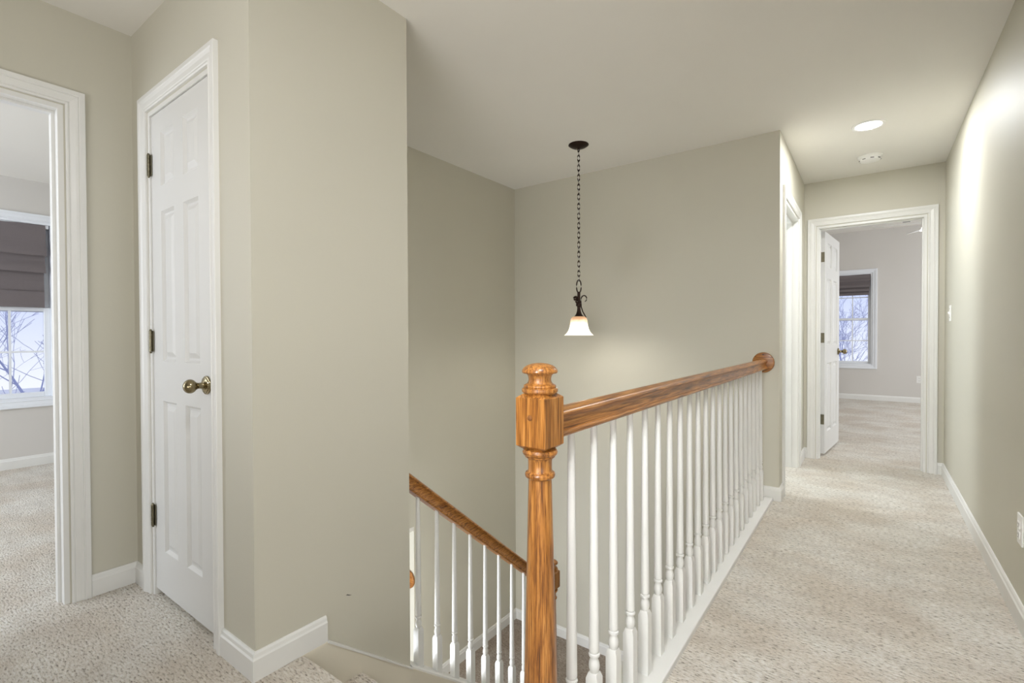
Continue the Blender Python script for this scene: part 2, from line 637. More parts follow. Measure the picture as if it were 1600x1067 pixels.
door_frame('trim_1', (0, YK, 0), (1, 0, 0), (0, -1, 0), OK_[0], OK_[1], OK_[2])
door_frame('trim_2', (XE, 0, 0), (0, 1, 0), (1, 0, 0), OB[0], OB[1], OB[2], both=True)
door_frame('trim_3', (XD, 0, 0), (0, 1, 0), (1, 0, 0), OD[0], OD[1], OD[2])
door_frame('trim_4', (0, YH, 0), (1, 0, 0), (0, -1, 0), OE[0], OE[1], OE[2], stop=0.03, both=True)


# doors ----------------------------------------------------------------
def panel_door(mb, w, z0, z1, t, stile=0.10, mull=0.09, rows=((0.207, 0.836), (1.0, 1.618), (1.722, 1.943))):
    """six panel slab: x 0..w, front face at y=0, back at y=t"""
    pw = (w - 2 * stile - mull) / 2
    xs = [0, stile, stile + pw, stile + pw + mull, w - stile, w]
    zs = [z0] + [z for r__ in rows for z in r__] + [z1]
    for y0, s in ((0, 1), (t, -1)):
        grid = {(i, k): mb.v((x, y0, z)) for i, x in enumerate(xs) for k, z in enumerate(zs)}
        for i in range(5):
            for k in range(len(zs) - 1):
                q = [grid[i, k], grid[i + 1, k], grid[i + 1, k + 1], grid[i, k + 1]]
                if i in (1, 3) and k % 2 == 1:
                    prev = q
                    for ins, dep in ((0.005, 0.006), (0.010, 0.011), (0.018, 0.011), (0.036, 0.003), (0.038, 0.0022)):
                        x0_, x1_, a, b = xs[i] + ins, xs[i + 1] - ins, zs[k] + ins, zs[k + 1] - ins
                        nx = [mb.v((x0_, y0 + s * dep, a)), mb.v((x1_, y0 + s * dep, a)), mb.v((x1_, y0 + s * dep, b)),
                              mb.v((x0_, y0 + s * dep, b))]
                        for j in range(4):
                            mb.f([prev[j], prev[(j + 1) % 4], nx[(j + 1) % 4], nx[j]])
                        prev = nx
                    mb.f(prev)
                else:
                    mb.f(q)
        if s == 1:
            front = grid
    nz = len(zs)
    for k in range(nz - 1):
        mb.f([front[0, k], front[0, k + 1], grid[0, k + 1], grid[0, k]])
        mb.f([front[5, k], front[5, k + 1], grid[5, k + 1], grid[5, k]])
    for i in range(5):
        mb.f([front[i, 0], front[i + 1, 0], grid[i + 1, 0], grid[i, 0]])
        mb.f([front[i, nz - 1], front[i + 1, nz - 1], grid[i + 1, nz - 1], grid[i, nz - 1]])


KNOB = [(0.0, 0.0), (0.0325, 0.0), (0.034, 0.003), (0.033, 0.006), (0.029, 0.007), (0.028, 0.010), (0.023, 0.011),
        (0.018, 0.014), (0.0125, 0.017), (0.011, 0.022), (0.0105, 0.031), (0.0125, 0.034), (0.0135, 0.037)]
KNOB += [(0.0252 * math.sin(math.radians(a)), 0.056 - 0.0252 * math.cos(math.radians(a)) * 0.85) for a in range(35, 180, 12)]
KNOB += [(0.001, 0.0776)]


def knob(parent, loc, axis, sgn):
    mb = MB()
    mb.lathe([(r__, h * sgn) for r__, h in KNOB], axis=axis, seg=32)
    return mb.build('door_knob', M['brass'], parent, loc, 'antique brass round knob on a ringed rose')


def hinge(parent, loc, u, d, leaf=True):
    """barrel upright with finials plus leaf plates on either side"""
    T_ = local((0, 0, 0), u, d)
    mb = MB(T_)
    for k in range(5):
        z0 = -0.044 + k * 0.0178
        mb.lathe([(0.0058, z0), (0.0064, z0 + 0.001), (0.0064, z0 + 0.0165), (0.0058, z0 + 0.0172)], c=(0, 0.006, 0), seg=14)
    mb.lathe([(0.001, 0.052), (0.004, 0.050), (0.005, 0.046), (0.006, 0.0445)], c=(0, 0.006, 0), seg=12)
    mb.lathe([(0.001, -0.052), (0.004, -0.050), (0.005, -0.046), (0.006, -0.0445)], c=(0, 0.006, 0), seg=12)
    if leaf:
        mb.box(-0.014, 0.014, -0.001, 0.0015, -0.044, 0.044)
    return mb.build('hinge', M['nickel'], parent, loc)


# closet door
d1 = bpy.data.objects.new('door_1', None)
COL.objects.link(d1)
d1.location = (OK_[0] + 0.021, YK + 0.006, 0)
struct(d1)
d1['label'] = 'closed white six panel closet door with a brass knob'
mb = MB()
panel_door(mb, OK_[1] - OK_[0] - 0.042, 0.03, 2.027, 0.035)
mb.build('door_leaf', M['door'], d1)
knob(d1, (0.521, 0, 0.925), 'y', -1)
for z in (1.823, 1.082, 0.343):
    hinge(d1, (-0.003, -0.004, z), (1, 0, 0), (0, -1, 0))
mb = MB()
mb.box(OK_[1] - OK_[0] - 0.0424, OK_[1] - OK_[0] - 0.0405, -0.001, 0.004, 0.90, 0.955)
mb.build('strike_plate', M['dark'], d1)

# open door of the end bedroom
d2 = bpy.data.objects.new('door_2', None)
COL.objects.link(d2)
hx, hy = -0.338, YH + T + 0.045
d2.location = (hx, hy, 0)
d2.rotation_euler = (0, 0, math.radians(84))
struct(d2)
d2['label'] = 'white six panel door standing open into the end bedroom'
mb = MB(lambda p_: Vector((p_.x, p_.y, p_.z)))
panel_door(mb, 0.72, 0.02, 2.03, 0.035, stile=0.11, mull=0.10)
mb.build('door_leaf', M['door'], d2)
knob(d2, (0.66, 0, 0.93), 'y', -1)
knob(d2, (0.66, 0.035, 0.93), 'y', 1)
for z in (1.80, 1.07, 0.33):
    mb = MB()
    mb.box(-0.003, 0.0, 0.003, 0.031, -0.045, 0.045, 0.001, 1)
    for k in range(5):
        mb.lathe([(0.0062, -0.044 + k * 0.0178), (0.0062, -0.0275 + k * 0.0178)], c=(-0.008, 0.035, 0), seg=12)
    mb.box(-0.030, -0.008, 0.0335, 0.0355, -0.045, 0.045)
    for zz in (-0.03, 0, 0.03):
        mb.lathe([(0.003, 0), (0.003, 0.0006)], c=(-0.0036, 0.014, zz), axis='x', seg=8)
    mb.build('hinge', M['nickel'], d2, (0, 0, z))


# windows --------------------------------------------------------------
def window(name, o, u, d, u0, u1, z0, z1, rail, cols, label):
    """o on the inner wall face, d pointing into the room"""
    w = bpy.data.objects.new(name, None)
    COL.objects.link(w)
    w.location = Vector(o)
    struct(w)
    w['label'] = label
    TT = local((0, 0, 0), u, d)
    mb = MB(TT)
    casing_mb(mb, u0, u1, z1, closed_z=z0)
    j = 0.02
    mb.box(u0, u0 + j, -0.12, 0, z0, z1)
    mb.box(u1 - j, u1, -0.12, 0, z0, z1)
    mb.box(u0 + j, u1 - j, -0.12, 0, z1 - j, z1)
    mb.box(u0 + j, u1 - j, -0.12, 0, z0, z0 + j)
    mb.build('window_frame', M['vinyl'], w)
    a, b = u0 + j, u1 - j
    for (sz0, sz1, dd, nm) in ((z0 + j, rail + 0.02, -0.055, 'lower_sash'), (rail - 0.02, z1 - j, -0.09, 'upper_sash')):
        s = 0.042
        mb = MB(TT)
        mb.box(a, a + s, dd - 0.015, dd + 0.015, sz0, sz1, 0.003, 1)
        mb.box(b - s, b, dd - 0.015, dd + 0.015, sz0, sz1, 0.003, 1)
        mb.box(a + s, b - s, dd - 0.0148, dd + 0.0148, sz0, sz0 + s, 0.003, 1)
        mb.box(a + s, b - s, dd - 0.0148, dd + 0.0148, sz1 - s * 0.8, sz1, 0.003, 1)
        ga, gb, gz0, gz1 = a + s, b - s, sz0 + s, sz1 - s * 0.8
        for k in range(1, cols):
            x = ga + (gb - ga) * k / cols
            mb.box(x - 0.008, x + 0.008, dd - 0.006, dd + 0.006, gz0, gz1)
        zz = (gz0 + gz1) / 2
        mb.box(ga, gb, dd - 0.005, dd + 0.005, zz - 0.008, zz + 0.008)
        so = mb.build(nm, M['vinyl'], w)
        mb = MB(TT)
        mb.box(ga - 0.005, gb + 0.005, dd - 0.0015, dd + 0.0015, gz0 - 0.005, gz1 + 0.005)
        mb.build('pane', M['glass'], so)
    return w


window('window_1', (XW, 0, 0), (0, 1, 0), (1, 0, 0), WB[0], WB[1], WB[2], WB[3], 1.34, 4,
       'white bedroom window with muntins half covered by a charcoal blind')
window('window_2', (0, YW, 0), (1, 0, 0), (0, -1, 0), WE[0], WE[1], WE[2], WE[3], 1.355, 4,
       'white window of the end bedroom behind the open door')


def roman_blind(name, o, u, d, u0, u1, tiers, label):
    """tiers: z of head, then z of each fold's lower edge"""
    e = empty(name, o, label, 'blind', None)
    TT = local((0, 0, 0), u, d)
    top = tiers[0]
    mb = MB(TT)
    mb.box(u0, u1 + 0.022, -0.048, -0.012, top - 0.028, top)
    mb.build('headrail', M['vinyl'], e)
    for k in range(len(tiers) - 1):
        a, b = tiers[k], tiers[k + 1]
        out = 0.030 if k < len(tiers) - 2 else 0.006
        back = -0.036
        zt = a - 0.001 if k == 0 else a + 0.016
        fr = []
        N = 10
        for i in range(N + 1):
            t_ = i / N
            z = zt + (b - zt) * t_
            dd = -0.010 if k == 0 else -0.012
            dd = dd + (out - dd) * (t_ ** 1.5) + 0.004 * math.sin(t_ * 9 + k)
            fr.append((dd, z))
        fr.append((out - 0.004, b - 0.006))
        if k < len(tiers) - 2:
            fr.append((back, b + 0.014))
        ring = fr + [(q[0] - 0.003, q[1] + 0.002) for q in fr[::-1]]
        nseg = 14
        rings = []
        for i in range(nseg + 1):
            s_ = i / nseg
            ins = 0.006 * k
            uu = u0 + ins + (u1 - u0 - 2 * ins) * s_
            wob = 0.003 * math.sin(s_ * 7 + k * 2.1)
            rings.append([(uu, q[0] + wob, q[1]) for q in ring])
        mb = MB(TT)
        mb.sweep(rings)
        fo = mb.build('fold', M['blind'], e)
        if k == len(tiers) - 2:
            zz = a + (b - a) * 0.54
            MB(TT).box(u0 + 0.014, u1 - 0.014, -0.006, 0.0065, zz, zz + 0.003).build('seam', M['blind'], fo)
    return e


roman_blind('roman_blind', (XW, 0, 0), (0, 1, 0), (1, 0, 0), WB[0] + 0.025, WB[1] - 0.05, (2.072, 1.807, 1.661, 1.363),
            'charcoal roman blind half lowered on the left bedroom window')
roman_blind('roman_blind', (0, YW, 0), (1, 0, 0), (0, -1, 0), WE[0] + 0.025, WE[1] - 0.03, (2.108, 2.0, 1.90, 1.83, 1.765),
            'small charcoal roman blind on the window in the far end bedroom')

# ------------------------------------------------------------------ stairs
stairs = empty('staircase', (0, 0, 0), 'carpeted stairs going down from the hall beside the oak railing', 'stairs')
mb = MB()
for k in range(1, 8):
    z = -RISE * k
    y0 = YN0 + (k - 1) * RUN
    y1 = YN0 + k * RUN
    rr = 0.02
    ring = [(y0 - 0.05, z)] + [(y1 - rr + rr * math.cos(math.radians(a)), z - rr + rr * math.sin(math.radians(a)))
                               for a in (90, 60, 30, 0, -30, -60, -90)]
    ring += [(y1 - 0.028, z - 2 * rr), (y1 - 0.028, z - RISE), (y0 - 0.05, z - RISE - 0.02)]
    tb = MB()
    tb.sweep([[(x, y, zz) for y, zz in ring] for x in (XA + 0.016, -0.656)], smooth=False)
    tb.build('tread', M['carpet'], stairs)
tb = MB()
for k in range(1, 6):                      # second flight, back under the bedroom
    z = ZL - RISE * k
    y1 = YL - (k - 1) * RUN
    tb.box(XB + 0.002, XA - T - 0.02, y1 - RUN, y1, z - RISE, z, 0.012, 2)
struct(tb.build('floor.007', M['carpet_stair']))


def zs(y, up=0.065):
    return -(y - YN0) * RISE / RUN + up


mb = MB()
ring = [(1.006, 0.0), (1.408, zs(1.408)), (YL + 0.1, zs(YL + 0.1)), (YL + 0.1, zs(YL + 0.1) - 0.50), (YN0 - 0.1, -0.40), (YN0 - 0.1, 0.0)]
mb.sweep([[(x, y, z) for y, z in ring] for x in (XA + 0.001, XA + 0.015)])
mb.build('skirt_board', M['skirt'], stairs, label='cream painted skirt board along the wall')
mb = MB()
ring = [(1.010, 0.003), (1.41, zs(1.41) + 0.003), (1.41, zs(1.41) - 0.004), (1.006, -0.004)]
mb.sweep([[(x, y, z) for y, z in ring] for x in (XA, XA + 0.018)])
mb.build('skirt_cap', M['trim'], stairs)
mb = MB()
ring = [(1.409, -2.83), (1.409, zs(1.409) - 0.01), (YL + 0.12, zs(YL + 0.12) - 0.01), (YL + 0.12, -2.83)]
mb.sweep([[(x, y, z) for y, z in ring] for x in (XA - T + 0.005, XA)])
struct(mb.build('wall_under_stringer', M['wall']))


# ------------------------------------------------------------------ balusters, posts, rails
def square_to_round(mb, cx, cy, zb, zt, slope=0.0, half=0.0163, extra=0.0):
    """turned baluster: square block with chamfered shoulders, vase, ring, long taper"""
    h = half
    blk = zb + 0.185 + extra
    # block, bottom sheared to the slope of what carries it
    base = [(-h, -h), (h, -h), (h, h), (-h, h)]
    r0 = [(cx + a, cy + b, zb - 0.004 + slope * b) for a, b in base]
    r1 = [(cx + a, cy + b, blk) for a, b in base]
    r2 = [(cx + a * 0.70, cy + b * 0.70, blk + 0.014) for a, b in base]
    mb.sweep([r0, r1, r2])
    z = blk + 0.012
    prof = [(0.0095, z), (0.0115, z + 0.004), (0.0138, z + 0.012), (0.0145, z + 0.020), (0.0135, z + 0.028), (0.0108, z + 0.036),
            (0.0098, z + 0.040), (0.0100, z + 0.043), (0.0142, z + 0.0445), (0.0150, z + 0.048), (0.0142, z + 0.0515),
            (0.0105, z + 0.053), (0.0105, z + 0.055), (0.0135, z + 0.058)]
    prof += [(0.0135 - (0.0135 - 0.0088) * k / 6, z + 0.058 + (zt - z - 0.058) * k / 6) for k in range(1, 7)]
    mb.lathe(prof, c=(cx, cy, 0), seg=14)


XRL = -0.58
railing = empty('stair_railing', (XRL, 0.89, 0), 'long upper landing railing, honey oak rail and post on white balusters beside the hall',
                'railing')


def P(o, par):
    """hang o under par without moving it"""
    o.parent = par
    o.matrix_parent_inverse = Matrix.Translation(par.location).inverted()
    return o


def newel(par, cx, cy, zb, top, w=0.0745, boxh=0.119):
    """box newel: turned shaft, square block, mushroom finial. top = height of the finial's crown"""
    ox = top - 0.0655                      # top edge of the block
    h = w / 2
    mb = MB()
    lo = ox - boxh
    ch = 0.011
    sq = lambda s, z: [(cx + a * s, cy + b * s, z) for a, b in ((-1, -1), (1, -1), (1, 1), (-1, 1))]
    mb.sweep([sq(h - ch, lo), sq(h, lo + ch * 0.75), sq(h, ox - ch * 0.75), sq(h - ch, ox)])
    b = mb.build('newel_block', M['oak_z'])
    P(b, par)
    mb = MB()
    f0 = ox
    prof = [(0.030, f0 - 0.004), (0.0345, f0 + 0.0005), (0.0385, f0 + 0.003), (0.0395, f0 + 0.007), (0.0385, f0 + 0.011),
            (0.0345, f0 + 0.0125), (0.0355, f0 + 0.015), (0.0350, f0 + 0.018), (0.0325, f0 + 0.0195), (0.0275, f0 + 0.022),
            (0.0250, f0 + 0.027), (0.0245, f0 + 0.032), (0.0258, f0 + 0.038), (0.0290, f0 + 0.0425), (0.0315, f0 + 0.0435),
            (0.0375, f0 + 0.0440), (0.0390, f0 + 0.0470), (0.0382, f0 + 0.051), (0.0345, f0 + 0.0560), (0.0280, f0 + 0.0605),
            (0.0180, f0 + 0.0640), (0.0080, f0 + 0.0655), (0.0005, f0 + 0.0658)]
    mb.lathe(prof, c=(cx, cy, 0), seg=40)
    P(mb.build('finial', M['oak_z']), par)
    mb = MB()
    z = lo
    prof = [(0.030, z + 0.001), (0.036, z - 0.002), (0.0385, z - 0.007), (0.0370, z - 0.012), (0.033, z - 0.015),
            (0.0325, z - 0.018), (0.028, z - 0.020), (0.0262, z - 0.026), (0.0258, z - 0.046), (0.0275, z - 0.050), (0.0315, z - 0.052),
            (0.0330, z - 0.056), (0.0320, z - 0.061), (0.0285, z - 0.064), (0.0255, z - 0.066), (0.0255, z - 0.07)]
    zz = zb + 0.34
    prof += [(0.0258 + 0.0105 * (k / 8) ** 1.1, z - 0.07 + (zz - z + 0.07) * k / 8) for k in range(1, 9)]
    prof += [(0.031, zz - 0.008), (0.037, zz - 0.014), (0.037, zz - 0.022), (0.030, zz - 0.03)]
    mb.lathe(prof, c=(cx, cy, 0), seg=40)
    P(mb.build('newel_shaft', M['oak_z']), par)
    mb = MB()
    mb.sweep([sq(h, zb - 0.002), sq(h, zz - 0.04), sq(h - 0.009, zz - 0.03)])
    P(mb.build('newel_base', M['oak_z']), par)


RAILP = [(-0.022, 0.0), (0.022, 0.0), (0.0265, 0.0015), (0.0288, 0.005), (0.0290, 0.009), (0.0270, 0.0125), (0.0220, 0.0130),
         (0.0220, 0.0155), (0.0200, 0.0200), (0.0186, 0.026), (0.0182, 0.032), (0.0190, 0.038), (0.0208, 0.0435), (0.0240, 0.0470),
         (0.0262, 0.0485), (0.0268, 0.0510), (0.0255, 0.0545), (0.0225, 0.058), (0.0150, 0.0615), (0.0070, 0.0638),
         (0, 0.065)]
RAILP = RAILP + [(-a, b) for a, b in RAILP[::-1][1:-1]]


def rail_mb(cx, y0, z0, y1, z1, scale=1.0):
    mb = MB()
    mb.sweep([[(cx + a, y0, z0 + b * scale) for a, b in RAILP], [(cx + a, y1, z1 + b * scale) for a, b in RAILP]], smooth=True)
    return mb


newel(railing, XRL + 0.002, 0.885, 0.0, 1.0405)
mb = MB()
mb.lathe([(0.006, 0.001), (0.006, -0.0015), (0.0045, -0.004), (0.001, -0.0052)], c=(XRL + 0.001, 0.885 - 0.03725, 0.926), axis='y', seg=16)
P(mb.build('peg', M['plug'], label='round darker plug in the post block'), railing)
P(rail_mb(XRL, 0.885 + 0.037, 0.872, YC - 0.016, 0.872).build('handrail', M['oak_y']), railing)
mb = MB()
mb.lathe([(0.062, 0.0), (0.067, -0.004), (0.0675, -0.011), (0.064, -0.016), (0.058, -0.018), (0.001, -0.018)], c=(XRL, YC, 0.915), axis='y', seg=40)
ro = P(mb.build('rosette', M['oak_x']), railing)
for dz in (0.052, -0.052):
    mb = MB()
    mb.lathe([(0.0045, -0.0175), (0.0045, -0.0188)], c=(XRL, YC, 0.915 + dz), axis='y', seg=12)
    P(mb.build('rosette_plug', M['dark']), railing)
bal = MB()
square_to_round(bal, 0, 0, 0, 0.854)
b0 = bal.build('baluster', M['trim'])
P(b0, railing)
b0.location = (XRL, 1.025, 0.022)
for k in range(1, 22):
    c = b0.copy()
    COL.objects.link(c)
    c.parent = railing
    c.matrix_parent_inverse = b0.matrix_parent_inverse.copy()
    c.location = (XRL, 1.025 + 0.1185 * k, 0.022)
mb = MB()
mb.box(-0.662, -0.520, YN0 - 0.03, YC, -0.006, 0.02, 0.004, 2)
P(mb.build('shoe_rail', M['trim'], label='white painted board the balusters stand on'), railing)
mb = MB()
mb.box(-0.672, -0.657, YN0 - 0.03, YC - 0.001, -FT - 0.02, -0.007)
P(mb.build('fascia', M['trim']), railing)

# lower railing down to the landing
XL = -1.64
low = empty('stair_railing', (XL, 2.64, ZL), 'short lower railing sloping down to the landing, oak rail and white balusters',
            'railing')
SL = -RISE / RUN
NY = 2.645
newel(low, XL, NY, ZL, -0.335)
zr = lambda y: 0.431 + (y - 1.448) * -0.812
P(rail_mb(XL, 1.410, zr(1.410) - 0.012, NY - 0.036, zr(NY - 0.036) - 0.012, 1.27).build('handrail', M['oak_y']), low)
zcap = lambda y: zs(y, 0.077)
rings = []
for y in (1.410, NY - 0.036):
    rings.append([(XL - 0.048, y, zcap(y) - 0.032), (XL + 0.048, y, zcap(y) - 0.032), (XL + 0.062, y, zcap(y) - 0.030),
                  (XL + 0.062, y, zcap(y) - 0.004), (XL + 0.058, y, zcap(y)), (XL - 0.048, y, zcap(y))])
mb = MB()
mb.sweep(rings)
P(mb.build('shoe_rail', M['trim']), low)
for k, y in enumerate([1.505 + 0.118 * i for i in range(9)]):
    if y > NY - 0.07:
        break
    mb = MB()
    square_to_round(mb, 0, 0, 0, zr(y) - zcap(y) - 0.006, slope=SL, extra=-0.025)
    o = mb.build('baluster', M['trim'])
    o.location = (XL, y, zcap(y))
    P(o, low)

# rosette and guard rail at the end of the lower wall
grd = empty('guard_rail', (XB - T / 2, 2.384, -0.66), 'dark oak rosette and rail end just past the edge of the tan wall', 'railing')
mb = MB()
mb.lathe([(0.062, 0.0), (0.067, -0.004), (0.0675, -0.011), (0.064, -0.016), (0.058, -0.018), (0.001, -0.018)], axis='y', seg=36)
mb.build('rosette', M['oak_x'], grd)
mb = MB()
mb.sweep([[(a, y, b - 0.035) for a, b in RAILP] for y in (-0.017, -1.3)], smooth=True)
mb.build('handrail', M['oak_y'], grd)

# ------------------------------------------------------------------ pendant
PX, PY = -1.661, 3.049
pen = empty('pendant_light', (PX, PY, ZC), 'lit bell shaded pendant hanging on a dark bronze chain over the stairs', 'lamp')
mb = MB()
mb.lathe([(0.070, 0), (0.071, -0.004), (0.066, -0.008), (0.050, -0.018), (0.028, -0.024), (0.010, -0.027), (0.008, -0.034),
          (0.001, -0.036)], seg=36)
mb.build('canopy', M['bronze'], pen)
mb = MB()
mb.tube([(0.008 * math.cos(a), 0, -0.040 + 0.010 * math.sin(a)) for a in [2 * math.pi * k / 14 for k in range(14)]], 0.002, 6, True)
mb.build('hook', M['bronze'], pen)


def link_pts(zc, hl, hw, rot):
    pts = []
    for k in range(16):
        a = 2 * math.pi * k / 16
        s_, c_ = math.sin(a), math.cos(a)
        u = hw * (abs(s_) ** 0.5) * (1 if s_ >= 0 else -1)
        pts.append((u * math.cos(rot), u * math.sin(rot), zc + hl * (abs(c_) ** 0.8) * (1 if c_ >= 0 else -1)))
    return pts


CH0, CH1, NLK = -0.045, -0.955, 27
step = (CH1 - CH0) / NLK
for k in range(NLK):
    mb = MB()
    rot = YAW + (0.35 if k % 2 else 1.75)
    mb.tube(link_pts(CH0 + step * (k + 0.5), abs(step) / 2 + 0.0045, 0.0085, rot), 0.0026, 6, True)
    mb.build('chain_link', M['bronze'], pen)
mb = MB()
mb.tube([(0.0035 * math.cos(k * 0.8), 0.0035 * math.sin(k * 0.8), -0.03 - k * 0.01) for k in range(97)], 0.0014, 6)
mb.build('cord', M['plastic'], pen, label='pale grey wire threaded through the chain')
# open loop over the body
mb = MB()
pts = []
for k in range(24):
    a = 2 * math.pi * k / 24
    u = 0.0165 * math.sin(a)
    pts.append((u * math.cos(YAW), u * math.sin(YAW), -0.995 + 0.046 * math.cos(a)))
mb.tube(pts, 0.0044, 8, True)
mb.build('loop', M['bronze'], pen)
mb = MB()
mb.lathe([(0.001, -1.030), (0.008, -1.033), (0.0105, -1.042), (0.010, -1.070), (0.0105, -1.110), (0.012, -1.114), (0.020, -1.118),
          (0.021, -1.125), (0.020, -1.132), (0.012, -1.136), (0.0115, -1.150), (0.014, -1.170), (0.020, -1.188), (0.028, -1.200),
          (0.033, -1.205), (0.033, -1.210), (0.02, -1.212)], seg=28)
mb.build('socket_cup', M['bronze'], pen)
ux, uy = math.cos(YAW), math.sin(YAW)
mb = MB()
pts = [(0.052, -1.215), (0.040, -1.195), (0.026, -1.170), (0.017, -1.140), (0.014, -1.100), (0.016, -1.078), (0.024, -1.064),
       (0.036, -1.058), (0.048, -1.063), (0.055, -1.075), (0.054, -1.090), (0.046, -1.100), (0.041, -1.101)]
mb.tube([(u * ux, u * uy, z) for u, z in pts], [0.003] + [0.0044] * 9 + [0.0036, 0.0028, 0.002], 8)
mb.build('scroll', M['bronze'], pen)
mb = MB()
pts = []
for k in range(22):
    a = k * 0.42
    rr = 0.0165 * (1 - k / 30)
    pts.append((-0.022 - rr * math.cos(a) * 0.9, -1.078 + rr * math.sin(a)))
pts = [(-0.008, -1.112), (-0.010, -1.098)] + pts[::-1][:1] + pts[::-1][1:]
pts = [(-0.010, -1.118), (-0.022, -1.098)] + [(-0.024 + 0.0155 * (1 - k / 26) * math.sin(-2.6 + k * 0.5) * -1,
                                               -1.080 + 0.0155 * (1 - k / 26) * math.cos(-2.6 + k * 0.5) * 1) for k in range(20)]
mb.tube([(u * ux, u * uy, z) for u, z in pts], 0.0068, 8)
mb.build('scroll', M['bronze'], pen)
# bell shade, a thin glass wall open below; its own origin at the rim
mb = MB()
outer = [(0.0300, 0.134), (0.0420, 0.131), (0.0520, 0.124), (0.0575, 0.113), (0.0600, 0.095), (0.0625, 0.072), (0.0680, 0.048), (0.0770, 0.028),
         (0.0890, 0.012), (0.0990, 0.003), (0.1035, 0.000)]
inner = [(max(r__ - 0.003, 0.02), z - 0.001) for r__, z in outer]
inner[-1] = (0.1005, 0.0)
mb.lathe(outer + inner[::-1], seg=48, caps=False)
mb.build('lamp_shade', M['shade'], pen, (0, 0, -1.340))
mb = MB()
mb.lathe([(0.001, 0.0), (0.014, 0.003), (0.022, 0.014), (0.024, 0.026), (0.019, 0.042), (0.013, 0.058), (0.012, 0.07)], seg=20)
M['bulb'] = emit('lit_bulb', (1, 0.93, 0.82, 1), 14.0)
mb.build('bulb', M['bulb'], pen, (0, 0, -1.308))
point('pendant_lamp_light', (PX, PY, ZC - 1.318), 8, (1.0, 0.96, 0.87), 0.035)

# ------------------------------------------------------------------ ceiling fittings
dl = empty('recessed_light', (-0.02, 3.885, ZC), 'lit round recessed ceiling light at the far end of the hall', 'ceiling light')
mb = MB()
mb.lathe([(0.071, 0.003), (0.071, -0.004), (0.078, -0.007), (0.088, -0.006), (0.091, 0.0)], seg=48, caps=False)
mb.build('trim_ring', M['plastic'], dl)
mb = MB()
mb.lathe([(0.001, -0.0035), (0.0715, -0.0035), (0.0715, 0.0)], seg=48)
mb.build('diffuser', M['led'], dl)
L = bpy.data.lights.new('recessed_lamp_light', 'AREA')
L.shape, L.size, L.energy, L.color = 'DISK', 0.14, 18, (0.96, 0.98, 1.0)
o = bpy.data.objects.new('recessed_lamp_light', L)
COL.objects.link(o)
o.location = (-0.02, 3.885, ZC - 0.006)

sd = empty('smoke_detector', (-0.013, 4.56, ZC), 'white round smoke detector on the ceiling before the end wall', 'smoke detector')
mb = MB()
mb.lathe([(0.078, 0.0), (0.078, -0.008), (0.072, -0.011), (0.070, -0.014), (0.0695, -0.026), (0.062, -0.036), (0.040, -0.040),
          (0.001, -0.041)], seg=40)
mb.build('housing', M['plastic'], sd)
for k in range(8):
    a = k * math.pi / 4 + 0.2
    mb = MB()
    mb.box(-0.011, 0.011, -0.0012, 0.0012, -0.0022, 0.0022)
    o = mb.build('vent_slot', M['dark'], sd, (0.0665 * math.cos(a), 0.0665 * math.sin(a), -0.0305))
    o.rotation_euler = (0, 0, a + math.pi / 2)

# ceiling fan in the end bedroom
fan = empty('ceiling_fan', (0.674, 7.183, 2.84), 'white ceiling fan in the end bedroom, mostly hidden behind the door casing', 'fan')
mb = MB()
mb.lathe([(0.065, 0.0), (0.065, -0.02), (0.02, -0.05), (0.012, -0.055), (0.012, -0.30), (0.03, -0.32), (0.10, -0.34), (0.12, -0.37),
          (0.12, -0.44), (0.08, -0.47), (0.05, -0.48)], seg=32)
mb.build('motor', M['plastic'], fan)
for k in range(5):
    mb = MB()
    pl = [(0.10, -0.03), (0.2, -0.05), (0.64, -0.066), (0.665, -0.05), (0.67, 0.0), (0.665, 0.05), (0.64, 0.066), (0.2, 0.05), (0.10, 0.03)]
    mb.sweep([[(x, y, -y * 0.22 + dz) for x, y in pl] for dz in (-0.003, 0.003)])
    o = mb.build('blade', M['fan_white'], fan, (0, 0, -0.49))
    o.rotation_euler = (0, 0, math.radians(115 + 72 * k))
for k in range(3):
    a = math.radians(190 + 120 * k)  # three small bell lamps under the motor
    mb = MB()
    mb.tube([(0.03 * math.cos(a), 0.03 * math.sin(a), -0.47), (0.12 * math.cos(a), 0.12 * math.sin(a), -0.49),
             (0.19 * math.cos(a), 0.19 * math.sin(a), -0.50)], 0.009, 8)
    mb.build('lamp_arm', M['plastic'], fan)
    mb = MB()
    mb.lathe([(0.012, 0.005), (0.022, -0.005), (0.034, -0.03), (0.045, -0.06), (0.055, -0.075), (0.05, -0.076), (0.001, -0.06)], seg=20)
    mb.build('lamp_shade', M['fan_globe'], fan, (0.19 * math.cos(a), 0.19 * math.sin(a), -0.505))
# ceiling vent
cv = tag(MB().box(-0.06, 0.06, -0.14, 0.14, -0.008, 0.0, 0.002, 1).build('ceiling_vent', M['plastic'], None, (0.43, 9.6, 2.84)),
         'small white slotted air vent on the far bedroom ceiling', 'vent')
for k in range(6):
    MB().box(-0.045, 0.045, -0.008, 0.008, -0.010, -0.0081).build('slot', M['dark'], cv, (0, -0.10 + k * 0.04, 0))


